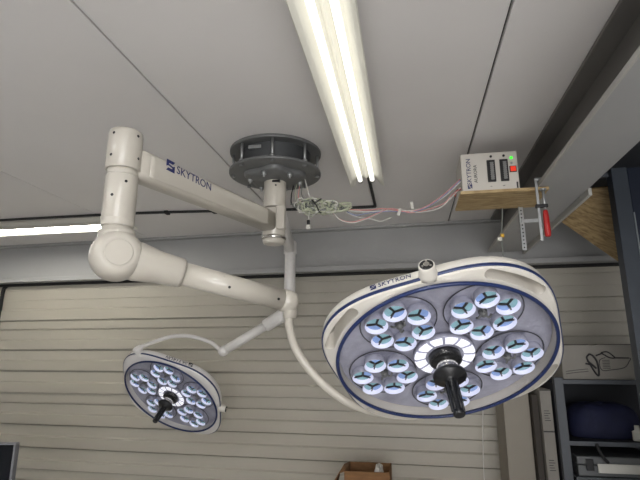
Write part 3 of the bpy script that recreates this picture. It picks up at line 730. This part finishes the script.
# ------------------------------------------------------------------ right side: post, plywood, shelf and what is on it
po = empty('steel_post', (1.05, 2.33, 0), 'dark navy steel post standing on the right', 'post')
OP = off(po)
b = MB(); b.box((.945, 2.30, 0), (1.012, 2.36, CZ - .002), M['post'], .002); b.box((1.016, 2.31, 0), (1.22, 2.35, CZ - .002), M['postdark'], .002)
b.build('column', po, OP)
b = MB(); b.box((1.0105, 2.296, 0), (1.0165, 2.304, CZ - .25), M['postlight'], .001); b.build('edge_strip', po, OP)['label'] = 'bare worn steel edge'  # highlight along the post edge, put into the strip's colour
b = MB(); b.box((.73, 2.33, 2.455), (.945, 2.35, 2.475), M['rack'], .001); b.build('bracket_bar', po, OP)
b = MB(); b.box((.74, -2.19, 2.485), (2.35, 3.2, CZ - .0005), M['rackdark']); struct('trim_3', b)  # dark sheet added under the ceiling to cut bounce on the right
b = MB()
P4 = [V((.914, 2.497, 2.452)), V((.823, 2.695, 2.347)), V((1.143, 2.76, 2.094)), V((1.17, 2.44, 2.455))]
nrm = (P4[2] - P4[0]).cross(P4[1] - P4[0]).normalized()
if nrm.z < 0: nrm = -nrm
lo = [b.bm.verts.new(p) for p in P4]; hi = [b.bm.verts.new(p + nrm * .012) for p in P4]
b.face(lo[:3], M['ply']); b.face([lo[0], lo[2], lo[3]], M['ply']); b.face(hi[:3], M['ply']); b.face([hi[0], hi[2], hi[3]], M['ply'])
for i in range(4): b.face((lo[i], lo[(i + 1) % 4], hi[(i + 1) % 4], hi[i]), M['ply'])
tag(b.build('plywood_sheet'), 'tilted plywood sheet wedged behind the navy post at right', 'plywood')

sh = empty('shelf_unit', (1.15, 3.0, 0), 'grey steel shelf unit with dark back in the lower right corner', 'shelf')
OS = off(sh)
SX0, SX1, SY0, SY1 = .735, 1.75, 2.80, 3.20
for x, yy in ((SX0, SY0), (SX0, SY1 - .04), (SX1, SY0), (SX1, SY1 - .04)):
    b = MB(); b.box((x, yy, 0), (x + .043, yy + .04, 1.535), M['rack'], .002); b.build('upright', sh, OS)
for z in (.3, .78, 1.222, 1.52):
    b = MB(); b.box((SX0 + .02, SY0 + .005, z - .008), (SX1 + .02, SY1, z + .004), M['rackdark']); b.box((SX0 + .04, SY0, z - .018), (SX1, SY0 + .02, z + .004), M['rack'], .002)
    b.build('shelf', sh, OS)
b = MB(); b.box((SX0 + .02, SY1 - .006, .1), (SX1 + .02, SY1, 1.52), M['rackdark']); b.box((SX0 + .005, SY0 + .05, .1), (SX0 + .012, SY1, 1.5), M['rackdark']); b.build('back_panel', sh, OS)
# carton with saw drawing
cb = empty('saw_carton', (1.03, 2.95, 1.525), 'pale carton with a black chainsaw drawing lying on top of the shelf unit', 'carton')
OQ = off(cb)
b = MB(); b.box((.79, 2.83, 1.5245), (1.30, 3.05, 1.70), M['cardwhite'], .002); b.build('carton', cb, OQ)
fy = 2.8288
def P(u, v): return V((.725 + u, fy, 1.535 + v))
b = MB()
def stroke(pts, r): b.tube([P(*p) for p in pts], r * 1.5, M['print'], 5, 4)
stroke([(.205, .118), (.19, .10), (.205, .06), (.225, .02), (.238, .01), (.24, .05), (.235, .085), (.22, .11), (.205, .118)], .0032)
stroke([(.19, .085), (.23, .045)], .0035); stroke([(.18, .07), (.215, .062)], .003); stroke([(.235, .11), (.262, .12)], .0025)
stroke([(.262, .125), (.29, .13), (.315, .112), (.325, .098), (.30, .1), (.275, .115), (.262, .125)], .0022); stroke([(.32, .1), (.395, .098), (.392, .082), (.365, .05), (.30, .038), (.255, .038), (.25, .085), (.28, .1)], .0012)
stroke([(.19, .042), (.13, .036), (.08, .029)], .0009); stroke([(.19, .030), (.13, .024), (.08, .017)], .0009)
for i in range(3): b.text('::', .016, M['print'], lambda c, i=i: P(.437 + c.x, .065 - i * .02 + c.y) + V((0, -c.z, 0)))
for i in range(6): b.box(P(.263, .045 + i * .008) + V((0, -.0004, 0)), P(.298, .0475 + i * .008) + V((0, .0004, 0)), M['print'])
b.box(P(.325, .095) + V((0, -.0004, 0)), P(.392, .101) + V((0, .0004, 0)), M['print'])
b.build('saw_drawing', cb, OQ, recalc=False)
b = MB()
b.text('HS', .028, M['print'], lambda c: P(.437 + c.x, .112 + c.y) + V((0, -c.z, 0)))
b.build('lettering', cb, OQ, recalc=False)
b = MB(); b.box((.784, 2.828, 1.700), (.93, 3.06, 1.7035), M['darkboard']); b.box((.97, 2.828, 1.700), (1.31, 3.06, 1.7035), M['darkboard']); b.build('lid_seam', cb, OQ)
# blue cloth bag
b = MB(); n = 20; rings = []
for j in range(9):
    v = j / 8; w = [.30, .335, .34, .335, .32, .30, .26, .17, .06][j]; z = [0, .01, .04, .08, .115, .14, .158, .168, .17][j]
    rings.append([V((1.0 + w / 2 * .98 * (abs(cos(t)) ** .6) * (1 if cos(t) > 0 else -1) + .01 * sin(3 * t + v * 4), 2.98 + .11 * (w / .34) * (abs(sin(t)) ** .6) * (1 if sin(t) > 0 else -1), 1.2265 + z + .006 * sin(5 * t))) for t in [2 * pi * i / n for i in range(n)]])
for p in rings[0]: p.z = 1.2265
b.grid(rings, M['bluebag'], True, True, True)
tag(b.build('cloth_bag'), 'dark blue cloth bag slumped on the upper shelf', 'bag')
b = MB(); b.lathe((1.12, 2.86, 1.2265), (1.12, 2.86, 1.30), [(0, .022), (.05, .024), (.6, .024), (.7, .012), (1, .011)], M['paper'], 16)
tag(b.build('small_bottle'), 'small white bottle at the right edge of the upper shelf', 'bottle')
# two grey organiser cases
def case(lab, x0, x1, y0, y1, z0, z1, lid):
    r = empty('organiser_case', ((x0 + x1) / 2, (y0 + y1) / 2, z0), lab, 'tool case', 'grey cases on the shelf'); O = off(r)
    b = MB(); b.box((x0, y0, z0), (x1, y1, z0 + (z1 - z0) * .55), M['greycase'], .004); b.build('body', r, O)
    b = MB(); b.box((x0 - .004, y0 - .006, z0 + (z1 - z0) * .58), (x1 + .004, y1, z1), M[lid], .006); b.build('lid', r, O)
    for f in (.14, .86):
        x = x0 + (x1 - x0) * f
        b = MB(); b.box((x - .018, y0 - .014, z0 + (z1 - z0) * .3), (x + .018, y0 - .005, z1 - .012), M['black'], .002); b.build('latch', r, O)
    return r, O
case('larger grey organiser case with clear lid at the bottom of the pair on the shelf', .80, 1.24, 2.83, 3.15, .7845, .92, 'clear')
case('larger grey organiser case lying directly under the labelled case', .80, 1.24, 2.83, 3.15, .9205, 1.055, 'clear')
r, O = case('grey organiser case with a white label on its front, topmost of the cases', .815, 1.20, 2.84, 3.14, 1.0555, 1.15, 'greycase')
b = MB(); b.box((.905, 2.826, 1.075), (1.10, 2.834, 1.118), M['paper'], .001); b.build('front_label', r, O)['label'] = 'white paper label'
b = MB(); b.tube([(.90, 2.793, 1.217), (.905, 2.786, 1.19), (.925, 2.79, 1.15), (.945, 2.80, 1.13)], .008, M['rubber'], 8)
tag(b.build('black_strap'), 'short black strap hanging over the shelf edge above the cases', 'strap')
# white cartons in a stack beside the shelf, dark board and pale panel
zz = [(0.0, .238), (.2385, .498), (.4985, .757), (.7575, 1.020), (1.0205, 1.262), (1.2625, 1.47)]
lb = ['bottom', 'second from the floor', 'third from the floor', 'third from the top', 'second from the top', 'topmost']
for (a, c), l in zip(zz, lb):
    r = empty('white_carton', (.69, 3.0, a), 'narrow white carton beside the shelf unit, %s of its stack' % l, 'carton', 'white cartons beside the shelf'); O = off(r)
    b = MB(); b.box((.672, 2.86, a), (.727, 3.18, c), M['cardwhite'], .002); b.build('carton', r, O)
    b = MB()
    for i in range(5): b.box((.684, 2.8592, a + .05 + i * .012), (.714 - (i % 3) * .005, 2.8605, a + .053 + i * .012), M['print'])
    b.box((.672, 2.8592, c - .006), (.727, 2.8605, c - .001), M['print'])
    b.build('printing', r, O)
b = MB(); b.box((.637, 2.90, 0), (.668, 3.2, 1.44), M['darkboard'], .002)
tag(b.build('dark_board'), 'dark upright board standing between the pale panel and white cartons', 'board')
b = MB(); b.box((.497, 2.95, 0), (.634, 3.22, 1.50), M['panel'], .004)
tag(b.build('tall_cabinet'), 'narrow pale upright cabinet standing against the wall below the large light', 'cabinet')

# ------------------------------------------------------------------ bottom edge: carton on a bench, monitor on a desk, white cord
wbn = empty('workbench', (-.15, 3.0, 0), 'plain wooden workbench along the far wall under the open carton', 'workbench'); O = off(wbn)
b = MB(); b.box((-.75, 2.62, .82), (.46, 3.24, .85), M['osb'], .003); b.build('bench_top', wbn, O)
for x in (-.72, .40):
    for yy in (2.66, 3.17):
        b = MB(); b.box((x, yy, 0), (x + .05, yy + .05, .82), M['osb'], .002); b.build('leg', wbn, O)
oc = empty('open_carton', (-.25, 2.92, .8505), 'open brown cardboard carton with plastic film inside, at bottom centre', 'carton'); O = off(oc)
x0, x1, y0, y1, z0, z1 = -.372, -.128, 2.80, 3.04,   .8505, 1.042
b = MB()
b.box((x0, y0, z0), (x1, y1, z0 + .005), M['card'])
for lo_, hi_ in (((x0, y0, z0), (x1, y0 + .005, z1)), ((x0, y1 - .005, z0), (x1, y1, z1)), ((x0, y0, z0), (x0 + .005, y1, z1)), ((x1 - .005, y0, z0), (x1, y1, z1))): b.box(lo_, hi_, M['card'], .001)
b.build('carton', oc, O)
b = MB(); b.grid([[V((x0, y0 + .004, z1)), V((x0, y1 - .004, z1))], [V((x0 - .03, y0 + .004, z1 - .012)), V((x0 - .03, y1 - .004, z1 - .012))], [V((x0 - .055, y0 + .004, z1 - .05)), V((x0 - .055, y1 - .004, z1 - .05))], [V((x0 - .065, y0 + .004, z1 - .095)), V((x0 - .065, y1 - .004, z1 - .095))]], M['card'], False)
o = b.build('flap', oc, O); o.modifiers.new('s', 'SOLIDIFY').thickness = .004
b = MB(); rings = []
for j in range(7):
    rings.append([V((-.19 + (.05 - .006 * j) * cos(t) + random.uniform(-.008, .008), 2.9 + .07 * sin(t), .925 + j * .021 + random.uniform(-.008, .008))) for t in [2 * pi * i / 14 for i in range(14)]])
b.grid(rings, M['film'], True, True, True, False); b.build('plastic_film', oc, O)
dk = empty('desk', (-1.85, 1.95, 0), 'grey desk below the frame carrying the monitor at the left', 'desk'); O = off(dk)
b = MB(); b.box((-2.4, 1.75, .72), (-1.4, 2.3, .75), M['rack'], .003); b.build('desk_top', dk, O)
for x in (-2.36, -1.48):
    for yy in (1.79, 2.2):
        b = MB(); b.box((x, yy, 0), (x + .05, yy + .05, .72), M['rack'], .002); b.build('leg', dk, O)
mo = empty('monitor', (-1.85, 1.98, .7505), 'dark flat monitor with grey bezel in the bottom left corner', 'monitor'); 
MX = Matrix.Translation((-1.945, 1.935, .7505)) @ Matrix.Rotation(radians(12), 4, 'Z')
mo.matrix_world = MX
b = MB(); b.box((-.255, -.01, .19), (.255, .025, .527), M['bezel'], .006); b.build('bezel', mo)
b = MB(); b.box((-.246, -.0115, .205), (.246, -.008, .519), M['screen']); b.build('screen', mo)
b = MB(); b.box((-.03, .026, .02), (.03, .05, .35), M['black'], .004); b.build('stand', mo)
b = MB(); b.box((-.12, -.06, 0), (.12, .11, .018), M['black'], .006); b.build('foot', mo)
b = MB(); b.tube([(.452, 3.262, 2.0), (.45, 3.262, 1.7), (.44, 3.255, 1.45), (.418, 3.245, 1.22), (.405, 3.235, 1.0), (.402, 3.215, .88), (.40, 3.20, .856)], .0032, M['wwhite'], 8)
tag(b.build('white_cable'), 'thin white cord hanging down the far wall behind the large light', 'cable')
